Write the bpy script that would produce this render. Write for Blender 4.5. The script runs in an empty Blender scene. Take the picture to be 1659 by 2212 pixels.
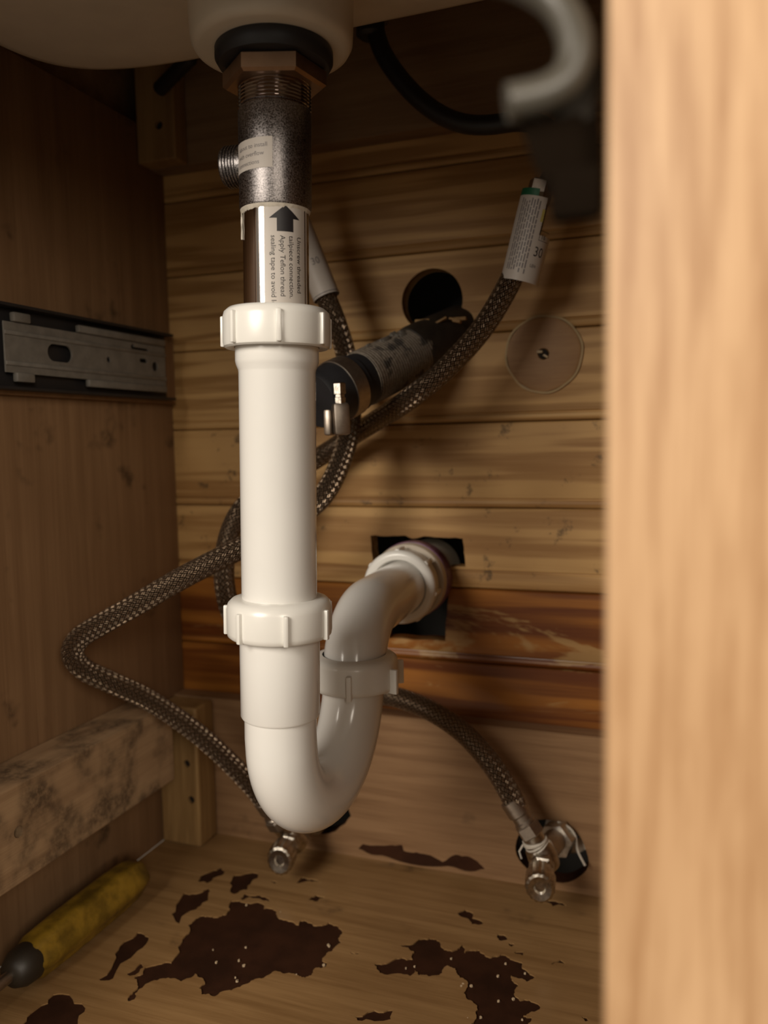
import bpy, bmesh, math, random
from math import sin, cos, pi, radians, degrees, sqrt, atan2, hypot
from mathutils import Vector, Matrix, Quaternion
from mathutils.geometry import delaunay_2d_cdt

# ------------------------------------------------------------------ scene, camera, light
# Lengths in this script are millimetres (S turns them into metres).
# X runs along the plank wall, Y points into the wall (its face is Y = 0), Z is up from the cabinet floor.
S = 0.001
sc = bpy.context.scene
col = sc.collection
random.seed(7)

CAM = Vector((190.0, -602.0, 332.0))
FPX, CX, CY = 1783.0, 829.5, 1106.0           # focal length and centre in photo pixels (1659 x 2212)
yaw, pitch, roll = radians(20.1), radians(4.98), radians(1.11)
FW = Vector((-sin(yaw) * cos(pitch), cos(yaw) * cos(pitch), -sin(pitch)))
_r = Vector((cos(yaw), sin(yaw), 0)); _d = FW.cross(_r)
RT = _r * cos(roll) + _d * sin(roll)
DN = _d * cos(roll) - _r * sin(roll)

cam = bpy.data.cameras.new('camera')
camo = bpy.data.objects.new('camera', cam); col.objects.link(camo)
cam.sensor_fit = 'HORIZONTAL'; cam.sensor_width = 36.0
cam.lens = FPX / 1659.0 * 36.0
cam.clip_start = 0.01; cam.clip_end = 30
camo.matrix_world = Matrix(((RT.x, -DN.x, -FW.x, CAM.x * S), (RT.y, -DN.y, -FW.y, CAM.y * S),
                            (RT.z, -DN.z, -FW.z, CAM.z * S), (0, 0, 0, 1)))
cam.dof.use_dof = True
cam.dof.focus_distance = 0.43
cam.dof.aperture_fstop = cam.lens / 4.2       # phone lens: an opening of 4.2 mm
sc.camera = camo

world = bpy.data.worlds.new('world'); sc.world = world; world.use_nodes = True
_bg = world.node_tree.nodes['Background']
_bg.inputs[0].default_value = (1.0, 0.85, 0.66, 1); _bg.inputs[1].default_value = 0.24

def room_light(name, loc, target, size, power, colr):
    l = bpy.data.lights.new(name, 'AREA'); l.shape = 'DISK'; l.size = size; l.energy = power; l.color = colr
    o = bpy.data.objects.new(name, l); col.objects.link(o)
    o.location = Vector(loc); d = Vector(target) - Vector(loc)
    o.rotation_euler = d.to_track_quat('-Z', 'Y').to_euler()
    return o
room_light('room_lamp', (-0.38, -1.45, 0.80), (0, -0.2, 0.28), 0.66, 17.6, (1.0, 0.905, 0.785))
room_light('room_lamp', (0.88, -1.35, 0.70), (-0.05, -0.2, 0.25), 0.50, 9.8, (1.0, 0.885, 0.74))

sc.cycles.max_bounces = 6; sc.cycles.diffuse_bounces = 4; sc.cycles.glossy_bounces = 3
sc.cycles.caustics_reflective = False; sc.cycles.caustics_refractive = False
sc.view_settings.view_transform = 'Standard'; sc.view_settings.look = 'None'
sc.view_settings.gamma = 1.0; sc.view_settings.use_curve_mapping = False
sc.view_settings.exposure = 0.0

# ------------------------------------------------------------------ measuring helpers (photo pixel -> point on a known plane)
def ray(x, y): return RT * ((x - CX) / FPX) + DN * ((y - CY) / FPX) + FW
def onY(x, y, Y): r = ray(x, y); return CAM + r * ((Y - CAM.y) / r.y)
def onZ(x, y, Z): r = ray(x, y); return CAM + r * ((Z - CAM.z) / r.z)
def onX(x, y, X): r = ray(x, y); return CAM + r * ((X - CAM.x) / r.x)

# ------------------------------------------------------------------ node materials
class Nodes:
    def __init__(s, name):
        s.m = bpy.data.materials.new(name); s.m.use_nodes = True
        s.t = s.m.node_tree; s.b = s.t.nodes['Principled BSDF']
    def n(s, typ, **kw):
        nd = s.t.nodes.new(typ)
        for k, v in kw.items(): setattr(nd, k, v)
        return nd
    def link(s, a, b): s.t.links.new(a, b)
    def put(s, sock, v):
        if hasattr(v, 'is_linked') or hasattr(v, 'links'): s.link(v, sock)
        else: sock.default_value = v
    def math(s, op, a, b=None, c=None):
        nd = s.n('ShaderNodeMath', operation=op)
        for i, v in enumerate((a, b, c)):
            if v is not None: s.put(nd.inputs[i], v)
        return nd.outputs[0]
    def vmath(s, op, a, b=None):
        nd = s.n('ShaderNodeVectorMath', operation=op)
        s.put(nd.inputs[0], a)
        if b is not None: s.put(nd.inputs[1], b)
        return nd.outputs[0]
    def noise(s, vec, scale=1.0, detail=4.0, rough=0.55, dist=0.0):
        nd = s.n('ShaderNodeTexNoise'); s.link(vec, nd.inputs['Vector'])
        nd.inputs['Scale'].default_value = scale; nd.inputs['Detail'].default_value = detail
        nd.inputs['Roughness'].default_value = rough; nd.inputs['Distortion'].default_value = dist
        return nd.outputs[0]
    def ramp(s, fac, lo, hi, a=0.0, b=1.0):
        nd = s.n('ShaderNodeMapRange'); nd.interpolation_type = 'SMOOTHSTEP'
        s.put(nd.inputs[0], fac); nd.inputs[1].default_value = lo; nd.inputs[2].default_value = hi
        nd.inputs[3].default_value = a; nd.inputs[4].default_value = b
        return nd.outputs[0]
    def mix(s, fac, a, b):
        nd = s.n('ShaderNodeMix', data_type='RGBA')
        s.put(nd.inputs[0], fac); s.put(nd.inputs[6], a); s.put(nd.inputs[7], b)
        return nd.outputs[2]
    def mm(s, rnd=True):
        """object coordinates in millimetres, shifted per object so that alike pieces differ"""
        tc = s.n('ShaderNodeTexCoord')
        v = s.vmath('SCALE', tc.outputs['Object']); v.node.inputs['Scale'].default_value = 1000.0
        if rnd:
            oi = s.n('ShaderNodeObjectInfo')
            k = s.math('MULTIPLY', oi.outputs['Random'], 900.0)
            cv = s.n('ShaderNodeCombineXYZ')
            for i in range(3): s.link(k, cv.inputs[i])
            v = s.vmath('ADD', v, cv.outputs[0])
        return v
    def bump(s, h, strength=0.3, dist=0.0005):
        nd = s.n('ShaderNodeBump'); nd.inputs['Strength'].default_value = strength
        nd.inputs['Distance'].default_value = dist
        s.link(h, nd.inputs['Height']); s.link(nd.outputs[0], s.b.inputs['Normal'])
    def set(s, color=None, rough=None, metal=None, coat=None, spec=None, trans=None, sss=None):
        I = s.b.inputs
        if color is not None: s.put(I['Base Color'], color if not isinstance(color, tuple) or len(color) == 4 else color + (1,))
        if rough is not None: s.put(I['Roughness'], rough)
        if metal is not None: s.put(I['Metallic'], metal)
        if coat is not None: I['Coat Weight'].default_value = coat; I['Coat Roughness'].default_value = 0.15
        if spec is not None: I['Specular IOR Level'].default_value = spec
        if trans is not None: I['Transmission Weight'].default_value = trans
        if sss is not None:
            I['Subsurface Weight'].default_value = sss; I['Subsurface Radius'].default_value = (1, 0.8, 0.6)
            I['Subsurface Scale'].default_value = 0.003
        return s

def c4(c): return tuple(c) + (1.0,)

def wood(name, light, dark, axis, cross=0.10, along=0.006, fine=0.9, rough=0.5, coat=0.0,
         stain=None, ramp=(0.3, 0.72), rings=0.0, patch=None, bump=0.15, rnd=True, mildew=None, spec=0.3):
    N = Nodes(name); v = N.mm(rnd)
    sc_ = [cross] * 3; sc_[axis] = along
    g = N.noise(N.vmath('MULTIPLY', v, tuple(sc_)), 1.0, 5.0, 0.6, 0.35)
    sf = [fine] * 3; sf[axis] = along * 3
    f = N.noise(N.vmath('MULTIPLY', v, tuple(sf)), 1.0, 3.0, 0.6)
    k = N.math('ADD', N.math('MULTIPLY', g, 0.72), N.math('MULTIPLY', f, 0.28))
    if rings:
        w = N.noise(N.vmath('MULTIPLY', v, tuple(x * 0.55 for x in sc_)), 1.0, 2.0, 0.4)
        w = N.math('SINE', N.math('MULTIPLY', w, rings))
        k = N.math('ADD', N.math('MULTIPLY', k, 0.75), N.math('MULTIPLY', N.ramp(w, -1, 1), 0.25))
    fac = N.ramp(k, ramp[0], ramp[1])
    c = N.mix(fac, c4(dark), c4(light))
    low = N.noise(v, 0.012, 2.0, 0.5)
    c = N.mix(N.ramp(low, 0.35, 0.7, 0.0, 0.35), c, c4(dark))
    if patch:                                       # bare wood where the varnish is missing
        pcol, lo, hi = patch
        ps = [0.030] * 3; ps[axis] = 0.0075
        p = N.noise(N.vmath('MULTIPLY', v, tuple(ps)), 1.0, 5.0, 0.65, 0.6)
        c = N.mix(N.ramp(p, lo, hi), c, N.mix(fac, c4([x * 0.75 for x in pcol]), c4(pcol)))
    if mildew:                                      # dark speckled mould and damp marks
        mcol, lo, hi = mildew
        a = N.noise(v, 0.022, 3.0, 0.6); b = N.noise(v, 0.16, 6.0, 0.75)
        mk = N.math('MULTIPLY', N.ramp(a, lo, hi), N.ramp(b, 0.30, 0.64, 0.25, 1.0))
        c = N.mix(N.math('MULTIPLY', mk, 0.78), c, c4(mcol))
    if stain:
        scol, lo, hi = stain
        a = N.noise(v, 0.05, 6.0, 0.7)
        c = N.mix(N.ramp(a, lo, hi, 0.0, 0.7), c, c4(scol))
    N.set(c, rough, 0.0, coat, spec)
    if bump: N.bump(k, bump, 0.0006)
    return N.m

def plain(name, color, rough=0.5, metal=0.0, var=0.12, scale=0.05, bump=0.0, coat=None, **kw):
    N = Nodes(name); v = N.mm()
    n = N.noise(v, scale, 4.0, 0.6)
    c = N.mix(N.ramp(n, 0.3, 0.7), c4([x * (1 - var) for x in color]), c4([min(1, x * (1 + var)) for x in color]))
    N.set(c, rough, metal, coat, **kw)
    if bump: N.bump(N.noise(v, scale * 12, 3.0, 0.6), bump, 0.0004)
    return N.m

PINE = wood('raw_pine', (0.56, 0.345, 0.138), (0.31, 0.165, 0.054), 0, 0.11, 0.0055, 0.9, 0.55, 0.0, rings=26.0, ramp=(0.28, 0.66))
PINE_OLD = wood('raw_pine_marked', (0.54, 0.33, 0.13), (0.31, 0.16, 0.052), 0, 0.11, 0.0055, 0.9, 0.55, 0.0, rings=22.0, ramp=(0.28, 0.66),
                stain=((0.07, 0.045, 0.022), 0.585, 0.67))
VARN = wood('varnished_pine', (0.34, 0.130, 0.022), (0.12, 0.032, 0.006), 0, 0.085, 0.005, 0.7, 0.42, 0.12, rings=20.0, ramp=(0.28, 0.7),
            patch=((0.40, 0.23, 0.085), 0.58, 0.64))
PANEL = wood('cabinet_side_laminate', (0.29, 0.170, 0.086), (0.175, 0.095, 0.045), 2, 0.07, 0.004, 0.8, 0.5, ramp=(0.25, 0.75), bump=0.05,
             mildew=((0.03, 0.018, 0.010), 0.60, 0.72))
STILE = wood('pale_stile_wood', (0.55, 0.355, 0.20), (0.33, 0.18, 0.083), 2, 0.20, 0.014, 0.7, 0.45, ramp=(0.33, 0.60), bump=0.08)
RAILW = wood('damp_rail_wood', (0.42, 0.28, 0.155), (0.25, 0.15, 0.078), 1, 0.10, 0.006, 0.9, 0.7, ramp=(0.25, 0.7),
             mildew=((0.030, 0.018, 0.011), 0.42, 0.62))
BLOCKW = wood('corner_block_wood', (0.38, 0.235, 0.095), (0.22, 0.125, 0.046), 2, 0.10, 0.008, 0.9, 0.6)
BACKRAIL = wood('dark_back_rail_wood', (0.31, 0.20, 0.105), (0.20, 0.12, 0.060), 0, 0.09, 0.006, 0.9, 0.6)
STRETCH = wood('oak_laminate_back', (0.30, 0.176, 0.088), (0.185, 0.098, 0.045), 0, 0.16, 0.008, 1.0, 0.5, ramp=(0.25, 0.7), bump=0.05,
               mildew=((0.06, 0.034, 0.018), 0.64, 0.78))
LAMI = wood('oak_laminate_floor', (0.335, 0.20, 0.085), (0.20, 0.108, 0.040), 0, 0.15, 0.009, 1.0, 0.42, ramp=(0.25, 0.7), bump=0.05,
            mildew=((0.06, 0.032, 0.016), 0.62, 0.76))
SUB = plain('bare_dark_fibreboard', (0.034, 0.0125, 0.0055), 0.8, var=0.25, scale=0.04, bump=0.25, spec=0.12)
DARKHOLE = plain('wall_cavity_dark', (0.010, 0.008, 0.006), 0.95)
PVC = plain('white_plastic', (0.765, 0.755, 0.725), 0.17, var=0.012, scale=0.03, coat=0.3)
PVCNUT = plain('white_nut_plastic', (0.755, 0.742, 0.70), 0.28, var=0.015, scale=0.05, coat=0.1)
PVCHUB = plain('aged_white_plastic_hub', (0.52, 0.45, 0.36), 0.4, var=0.08)
PURPLE = plain('purple_primer', (0.15, 0.065, 0.14), 0.35, var=0.4, scale=0.25)
CERAMIC = plain('sink_ceramic', (0.62, 0.555, 0.455), 0.35, var=0.03)
RUBBER = plain('black_rubber', (0.014, 0.014, 0.016), 0.5, var=0.2)
BLACKHOSE = plain('black_hose_rubber', (0.010, 0.010, 0.012), 0.45)
BRASS = plain('brass', (0.31, 0.20, 0.125), 0.45, 1.0, var=0.15)
CHROME = plain('chrome', (0.56, 0.52, 0.50), 0.09, 1.0, var=0.03)
STEEL = plain('satin_steel', (0.40, 0.345, 0.29), 0.42, 1.0, var=0.1, scale=0.3)
WORN = plain('worn_chrome', (0.50, 0.46, 0.40), 0.24, 1.0, var=0.25, scale=0.4, bump=0.25)
PAPER = plain('white_label_paper', (0.52, 0.475, 0.43), 0.5, var=0.03)
FILM = plain('clear_label_film', (0.45, 0.38, 0.32), 0.3, var=0.05)
INK = plain('black_ink', (0.012, 0.010, 0.012), 0.5)
INKGREY = plain('grey_ink', (0.15, 0.135, 0.14), 0.5)
GREEN = plain('green_label_band', (0.010, 0.115, 0.050), 0.45)
YELLOWBAND = plain('yellow_label_mark', (0.50, 0.42, 0.12), 0.5)
TAPE = plain('thread_tape', (0.56, 0.51, 0.43), 0.6, var=0.1, scale=0.4, bump=0.2)
GALV = plain('zinc_grey_steel', (0.165, 0.15, 0.128), 0.5, 0.15, var=0.15, scale=0.1)
SLIDEBLACK = plain('slide_dark_gap', (0.014, 0.012, 0.012), 0.6)
HINGE = plain('shade_grey_metal', (0.058, 0.052, 0.041), 0.4, 0.0, var=0.15)  # grey arm painted darker in place of the top rail's shade
HINGECUP = plain('dull_grey_metal', (0.026, 0.022, 0.017), 0.6, spec=0.1)
HINGEDARK = plain('dark_brown_metal', (0.0065, 0.004, 0.0022), 0.85, spec=0.03)
PLUGW = wood('plug_wood', (0.36, 0.20, 0.078), (0.23, 0.115, 0.038), 0, 0.06, 0.01, 0.9, 0.5, 0.0)
PUTTY = plain('pale_glue_line', (0.48, 0.36, 0.20), 0.4)
HOLEDARK = plain('painted_bore_shade', (0.012, 0.007, 0.004), 0.9)  # near-black that stands for the shade inside bored holes
HANDLE = plain('worn_yellow_plastic', (0.20, 0.118, 0.012), 0.4, var=0.45, scale=0.06, coat=0.05)
HANDLEDARK = plain('grimy_black_plastic', (0.022, 0.016, 0.010), 0.5)
FLAKE = plain('pale_flake', (0.55, 0.42, 0.27), 0.6)

def body_chrome():
    N = Nodes('speckled_plated_brass'); v = N.mm()
    sp = N.noise(v, 1.6, 3.0, 0.7)
    N.set(N.mix(N.ramp(sp, 0.4, 0.62), c4((0.13, 0.12, 0.118)), c4((0.36, 0.335, 0.33))), N.ramp(sp, 0.3, 0.7, 0.24, 0.42), 1.0)
    N.bump(sp, 0.35, 0.0003)
    return N.m
BODY = body_chrome()

def corroded():
    N = Nodes('corroded_grey_pipe'); v = N.mm()
    a = N.noise(v, 0.07, 5.0, 0.65); b = N.noise(v, 0.5, 4.0, 0.6)
    c = N.mix(N.ramp(b, 0.3, 0.7), c4((0.125, 0.098, 0.072)), c4((0.21, 0.175, 0.135)))
    c = N.mix(N.ramp(a, 0.52, 0.62), c, c4((0.030, 0.023, 0.017)))
    N.set(c, 0.6); N.bump(b, 0.5, 0.0006)
    return N.m
CORR = corroded()
CORRBLACK = plain('black_tarred_iron', (0.020, 0.016, 0.012), 0.55, var=0.4, scale=0.08, bump=0.4)

def braid(name, bright, dark):
    """woven steel wire: UV u runs round the hose, v along it (both in turns of the hose)"""
    N = Nodes(name); uv = N.n('ShaderNodeUVMap')
    sx = N.n('ShaderNodeSeparateXYZ'); N.link(uv.outputs[0], sx.inputs[0])
    u = N.math('MULTIPLY', sx.outputs[0], 14.0); v = N.math('MULTIPLY', sx.outputs[1], 10.0)
    p = N.math('ADD', u, v); q = N.math('SUBTRACT', u, v)
    ck = N.math('MULTIPLY', N.math('SINE', N.math('MULTIPLY', p, pi)), N.math('SINE', N.math('MULTIPLY', q, pi)))
    mask = N.math('GREATER_THAN', ck, 0.0)
    w1 = N.math('ABSOLUTE', N.math('SINE', N.math('MULTIPLY', p, 2 * pi)))
    w2 = N.math('ABSOLUTE', N.math('SINE', N.math('MULTIPLY', q, 2 * pi)))
    h = N.math('ADD', N.math('MULTIPLY', w1, mask), N.math('MULTIPLY', w2, N.math('SUBTRACT', 1.0, mask)))
    h = N.math('MULTIPLY', h, N.ramp(N.math('ABSOLUTE', ck), 0.0, 0.35, 0.35, 1.0))
    N.set(N.mix(N.ramp(h, 0.22, 0.82), c4(dark), c4(bright)), 0.28, 0.85)
    N.bump(h, 1.0, 0.0012)
    return N.m
BRAID = braid('braided_steel', (0.36, 0.265, 0.18), (0.020, 0.014, 0.010))

# ------------------------------------------------------------------ mesh builder
ORIGIN = {}
class MB:
    def __init__(s): s.v, s.f, s.uv = [], [], []; s.flat = False
    def add(s, vs, fs, uvs=None):
        o = len(s.v); s.v += [Vector(p) for p in vs]
        s.f += [tuple(i + o for i in f) for f in fs]
        s.uv += uvs if uvs else [None] * len(fs)
        return s
    def merge(s, other, mat=None):
        return s.add([(mat @ p) if mat else p for p in other.v], other.f, other.uv)
    def box(s, c, h, bevel=0.0, rot=None, seg=2):
        s.flat = True; bm = bmesh.new(); bmesh.ops.create_cube(bm, size=2.0)
        for v in bm.verts: v.co = Vector((v.co.x * h[0], v.co.y * h[1], v.co.z * h[2]))
        if bevel: bmesh.ops.bevel(bm, geom=bm.edges[:], offset=min(bevel, min(h) * 0.95), segments=seg, profile=0.5, affect='EDGES')
        bm.verts.index_update()
        R = rot if rot else Matrix.Identity(3)
        s.add([R @ v.co + Vector(c) for v in bm.verts], [tuple(v.index for v in f.verts) for f in bm.faces]); bm.free()
        return s
    def lathe(s, prof, base=(0, 0, 0), axis=(0, 0, 1), n=48, cap0=True, cap1=True, wob=None):
        q = Vector((0, 0, 1)).rotation_difference(Vector(axis).normalized()); b = Vector(base)
        vs = []; m = len(prof)
        for i, (r, z) in enumerate(prof):
            for j in range(n):
                a = 2 * pi * j / n; rr = r * (wob(a, z) if wob else 1)
                vs.append(b + q @ Vector((rr * cos(a), rr * sin(a), z)))
        fs = [(i * n + j, i * n + (j + 1) % n, (i + 1) * n + (j + 1) % n, (i + 1) * n + j) for i in range(m - 1) for j in range(n)]
        if cap0: fs.append(tuple(range(n - 1, -1, -1)))
        if cap1: fs.append(tuple((m - 1) * n + j for j in range(n)))
        return s.add(vs, fs)
    def tube(s, pts, r, n=16, uvk=True, caps=True):
        pts = [Vector(p) for p in pts]; rs = r if isinstance(r, (list, tuple)) else [r] * len(pts)
        T = [(pts[min(i + 1, len(pts) - 1)] - pts[max(i - 1, 0)]).normalized() for i in range(len(pts))]
        up = Vector((0, 0, 1)) if abs(T[0].z) < 0.9 else Vector((1, 0, 0))
        nx = T[0].cross(up).normalized(); vs = []; L = [0.0]
        for i, p in enumerate(pts):
            if i:
                nx = T[i - 1].rotation_difference(T[i]) @ nx; L.append(L[-1] + (p - pts[i - 1]).length)
            nx = (nx - T[i] * nx.dot(T[i])).normalized(); ny = T[i].cross(nx)
            vs += [p + (nx * cos(2 * pi * j / n) + ny * sin(2 * pi * j / n)) * rs[i] for j in range(n)]
        fs, uvs = [], []
        circ = 2 * pi * (sum(rs) / len(rs))
        for i in range(len(pts) - 1):
            for j in range(n):
                fs.append((i * n + j, i * n + (j + 1) % n, (i + 1) * n + (j + 1) % n, (i + 1) * n + j))
                uvs.append([(j / n, L[i] / circ), ((j + 1) / n, L[i] / circ), ((j + 1) / n, L[i + 1] / circ), (j / n, L[i + 1] / circ)])
        if caps:
            fs.append(tuple(range(n - 1, -1, -1))); uvs.append(None)
            fs.append(tuple((len(pts) - 1) * n + j for j in range(n))); uvs.append(None)
        return s.add(vs, fs, uvs)
    def prism(s, poly, d0, d1, frame):
        """polygon [(a,b)] swept from d0 to d1; frame(a,b,d) gives the point"""
        n = len(poly)
        vs = [frame(a, b, d0) for a, b in poly] + [frame(a, b, d1) for a, b in poly]
        fs = [tuple(range(n - 1, -1, -1)), tuple(range(n, 2 * n))] + [(i, (i + 1) % n, n + (i + 1) % n, n + i) for i in range(n)]
        return s.add(vs, fs)
    def build(s, name, mat, parent=None, origin=(0, 0, 0), sharp=35, fixn=True, flip=False):
        if parent is not None: origin = ORIGIN[parent.name]
        o3 = Vector(origin)
        me = bpy.data.meshes.new(name)
        me.from_pydata([(p - o3) * S for p in s.v], [], s.f)
        if any(u for u in s.uv):
            ul = me.uv_layers.new(name='UVMap'); k = 0
            for f, u in zip(s.f, s.uv):
                for i in range(len(f)):
                    if u: ul.data[k + i].uv = u[i]
                k += len(f)
        if fixn:
            bm = bmesh.new(); bm.from_mesh(me); bmesh.ops.recalc_face_normals(bm, faces=bm.faces[:]); bm.to_mesh(me); bm.free()
        for p in me.polygons: p.use_smooth = True
        me.set_sharp_from_angle(angle=radians(min(sharp, 25) if s.flat else sharp))
        me.materials.append(mat)
        o = bpy.data.objects.new(name, me); col.objects.link(o)
        if parent is not None: o.parent = parent
        else: o.location = o3 * S
        ORIGIN[o.name] = o3
        return o

def thing(name, label, cat, loc, group=None):
    o = bpy.data.objects.new(name, None); col.objects.link(o); o.empty_display_size = 0.02
    o.location = Vector(loc) * S; ORIGIN[o.name] = Vector(loc)
    return tag(o, label, cat, group)
def tag(o, label=None, cat=None, group=None, kind=None):
    if label: o['label'] = label
    if cat: o['category'] = cat
    if group: o['group'] = group
    if kind: o['kind'] = kind
    return o
def struct(o, label=None): return tag(o, label, None, None, 'structure')

def cut(obj, cutter):
    """subtract a builder's solid from an object, for good"""
    c = cutter.build('cutter', HOLEDARK, origin=(0, 0, 0)); c.parent = None
    m = obj.modifiers.new('cut', 'BOOLEAN'); m.operation = 'DIFFERENCE'; m.object = c; m.solver = 'EXACT'
    bpy.context.view_layer.update()
    dg = bpy.context.evaluated_depsgraph_get()
    me = bpy.data.meshes.new_from_object(obj.evaluated_get(dg))
    obj.modifiers.clear(); old = obj.data; obj.data = me; me.name = old.name
    cm = c.data; bpy.data.objects.remove(c); bpy.data.meshes.remove(cm)
    me.set_sharp_from_angle(angle=radians(22))
    while len(me.materials) > 1: me.materials.pop()
    for p in me.polygons: p.material_index = 0

def smooth_path(pts, step=4.0):
    """Catmull-Rom through the points, resampled"""
    P = [Vector(p) for p in pts]; P = [P[0] * 2 - P[1]] + P + [P[-1] * 2 - P[-2]]; out = []
    for i in range(1, len(P) - 2):
        a, b, c, d = P[i - 1:i + 3]; n = max(2, int((c - b).length / step))
        for k in range(n):
            t = k / n
            out.append(0.5 * ((2 * b) + (c - a) * t + (2 * a - 5 * b + 4 * c - d) * t * t + (3 * b - a - 3 * c + d) * t ** 3))
    out.append(P[-2])
    for _ in range(2):
        out = [out[0]] + [(out[i - 1] + out[i] * 2 + out[i + 1]) / 4 for i in range(1, len(out) - 1)] + [out[-1]]
    return out

def rough_poly(poly, it=2, amp=0.16, seed=1):
    R = random.Random(seed); P = [Vector((p[0], p[1])) for p in poly]
    for _ in range(it):
        Q = []
        for i, a in enumerate(P):
            b = P[(i + 1) % len(P)]; d = b - a
            Q += [a, (a + b) / 2 + Vector((-d.y, d.x)) * R.uniform(-amp, amp)]
        P = Q
    return P
def inside(p, poly):
    x, y = p; r = False; n = len(poly)
    for i in range(n):
        a, b = poly[i], poly[(i + 1) % n]
        if (a[1] > y) != (b[1] > y) and x < (b[0] - a[0]) * (y - a[1]) / (b[1] - a[1]) + a[0]: r = not r
    return r
def sheet_with_holes(outer, holes, frame, thick):
    """flat sheet (2-D outline) with holes and their rims; frame(a,b,d): d = 0 face, d = thick underside"""
    pts, edges = [], []
    for poly in [outer] + holes:
        o = len(pts); pts += [Vector((p[0], p[1])) for p in poly]
        edges += [(o + i, o + (i + 1) % len(poly)) for i in range(len(poly))]
    vs, es, fs, *_ = delaunay_2d_cdt(pts, edges, [], 0, 1e-5)
    keep = []
    for f in fs:
        c = sum((vs[i] for i in f), Vector((0, 0))) / len(f)
        if inside(c, outer) and not any(inside(c, h) for h in holes): keep.append(tuple(f))
    mb = MB(); mb.add([frame(v.x, v.y, 0) for v in vs], keep)
    cnt = {}
    for f in keep:
        for i in range(len(f)):
            e = (f[i], f[(i + 1) % len(f)]); cnt[frozenset(e)] = cnt.get(frozenset(e), []) + [e]
    for k, e in cnt.items():
        if len(e) == 1:
            a, b = e[0]; A, B = vs[a], vs[b]
            mb.add([frame(A.x, A.y, 0), frame(A.x, A.y, thick), frame(B.x, B.y, thick), frame(B.x, B.y, 0)], [(0, 1, 2, 3)])
    return mb

def text_faces(body, size, align='LEFT'):
    cu = bpy.data.curves.new('txt', 'FONT'); cu.body = body; cu.size = size; cu.align_x = align; cu.resolution_u = 3
    o = bpy.data.objects.new('txt', cu); col.objects.link(o)
    bpy.context.view_layer.update()
    me = bpy.data.meshes.new_from_object(o.evaluated_get(bpy.context.evaluated_depsgraph_get()))
    vs = [(v.co.x, v.co.y) for v in me.vertices]; fs = [tuple(p.vertices) for p in me.polygons]
    bpy.data.objects.remove(o); bpy.data.curves.remove(cu); bpy.data.meshes.remove(me)
    return vs, fs

def wrapped(vs, fs, fn, step=1.0):
    """slice a flat 2-D mesh into strips across its first axis, then bend it with fn(s,t)"""
    bm = bmesh.new(); V = [bm.verts.new((x, y, 0)) for x, y in vs]
    for f in fs:
        try: bm.faces.new([V[i] for i in f])
        except ValueError: pass
    lo = min(v[0] for v in vs); hi = max(v[0] for v in vs); k = math.ceil(lo / step)
    while k * step < hi:
        bmesh.ops.bisect_plane(bm, geom=bm.verts[:] + bm.edges[:] + bm.faces[:], plane_co=(k * step, 0, 0), plane_no=(1, 0, 0)); k += 1
    bm.verts.index_update()
    mb = MB(); mb.add([fn(v.co.x, v.co.y) for v in bm.verts], [tuple(v.index for v in f.verts) for f in bm.faces]); bm.free()
    return mb
def rect(a0, b0, a1, b1): return [(a0, b0), (a1, b0), (a1, b1), (a0, b1)], [(0, 1, 2, 3)]

# ------------------------------------------------------------------ the cabinet and the wall behind it
LEFT, RIGHT, FRONT = -219.0, 219.0, -452.0
SIDE_TOP = 584.7

# plank wall: dark cavity board far behind, one object for each plank
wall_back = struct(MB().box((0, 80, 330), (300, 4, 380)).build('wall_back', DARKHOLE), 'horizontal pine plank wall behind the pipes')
G = [38.0, 99.5, 161.1, 218.6, 280.0, 343.5, 408.8, 470.5, 531.2, 592.0, 653.0]
planks = []
for i in range(len(G) - 1):
    z0, z1 = G[i], G[i + 1]
    bead = 5.4 if i != 3 else 12.5
    prof = [(z0 + .1, 14), (z0 + .1, 3.0), (z0 + .7, 1.0), (z0 + 1.6, .25), (z0 + bead * .5 + .6, -.25), (z0 + bead, .2), (z0 + bead + .7, 1.3),
            (z0 + bead + 1.3, 1.5), (z0 + bead + 2.0, .2), (z0 + bead + 3.0, 0), (z1 - 1.3, 0), (z1 - .5, .6), (z1 - .1, 3.0), (z1 - .1, 14)]
    mb = MB().prism([(y, z) for z, y in prof], -247, 247, lambda a, b, d: (d, a, b))
    mat = VARN if i in (1, 2) else (PINE_OLD if i in (3, 4) else PINE)
    planks.append(mb.build('plank', mat, wall_back, sharp=18))
tag(planks[2], 'orange varnished pine plank below the square cut-out')
# round hole and the ragged slot for the old waste pipe under it
def blob(cx, cz, r, seed, amp=0.04, n=40):
    R = random.Random(seed); ph = [R.uniform(0, 6.3) for _ in range(6)]
    return [(cx + r * (1 + amp * sum(sin((k + 2) * a + ph[k]) / (k + 1.5) for k in range(6))) * cos(a),
             cz + r * (1 + amp * sum(sin((k + 2) * a + ph[k]) / (k + 1.5) for k in range(6))) * sin(a)) for a in [2 * pi * j / n for j in range(n)]]
XZ = lambda a, b, d: (a, d, b)
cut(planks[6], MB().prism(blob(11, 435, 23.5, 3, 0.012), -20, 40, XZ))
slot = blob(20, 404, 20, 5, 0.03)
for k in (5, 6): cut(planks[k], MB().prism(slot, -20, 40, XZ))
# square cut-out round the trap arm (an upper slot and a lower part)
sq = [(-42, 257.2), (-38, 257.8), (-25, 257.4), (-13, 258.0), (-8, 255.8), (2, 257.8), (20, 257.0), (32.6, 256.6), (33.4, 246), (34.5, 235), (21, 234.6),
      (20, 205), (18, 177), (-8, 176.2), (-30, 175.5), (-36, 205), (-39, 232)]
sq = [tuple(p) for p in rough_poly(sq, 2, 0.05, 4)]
for k in (2, 3, 4): cut(planks[k], MB().prism(sq, -20, 40, XZ))

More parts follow.
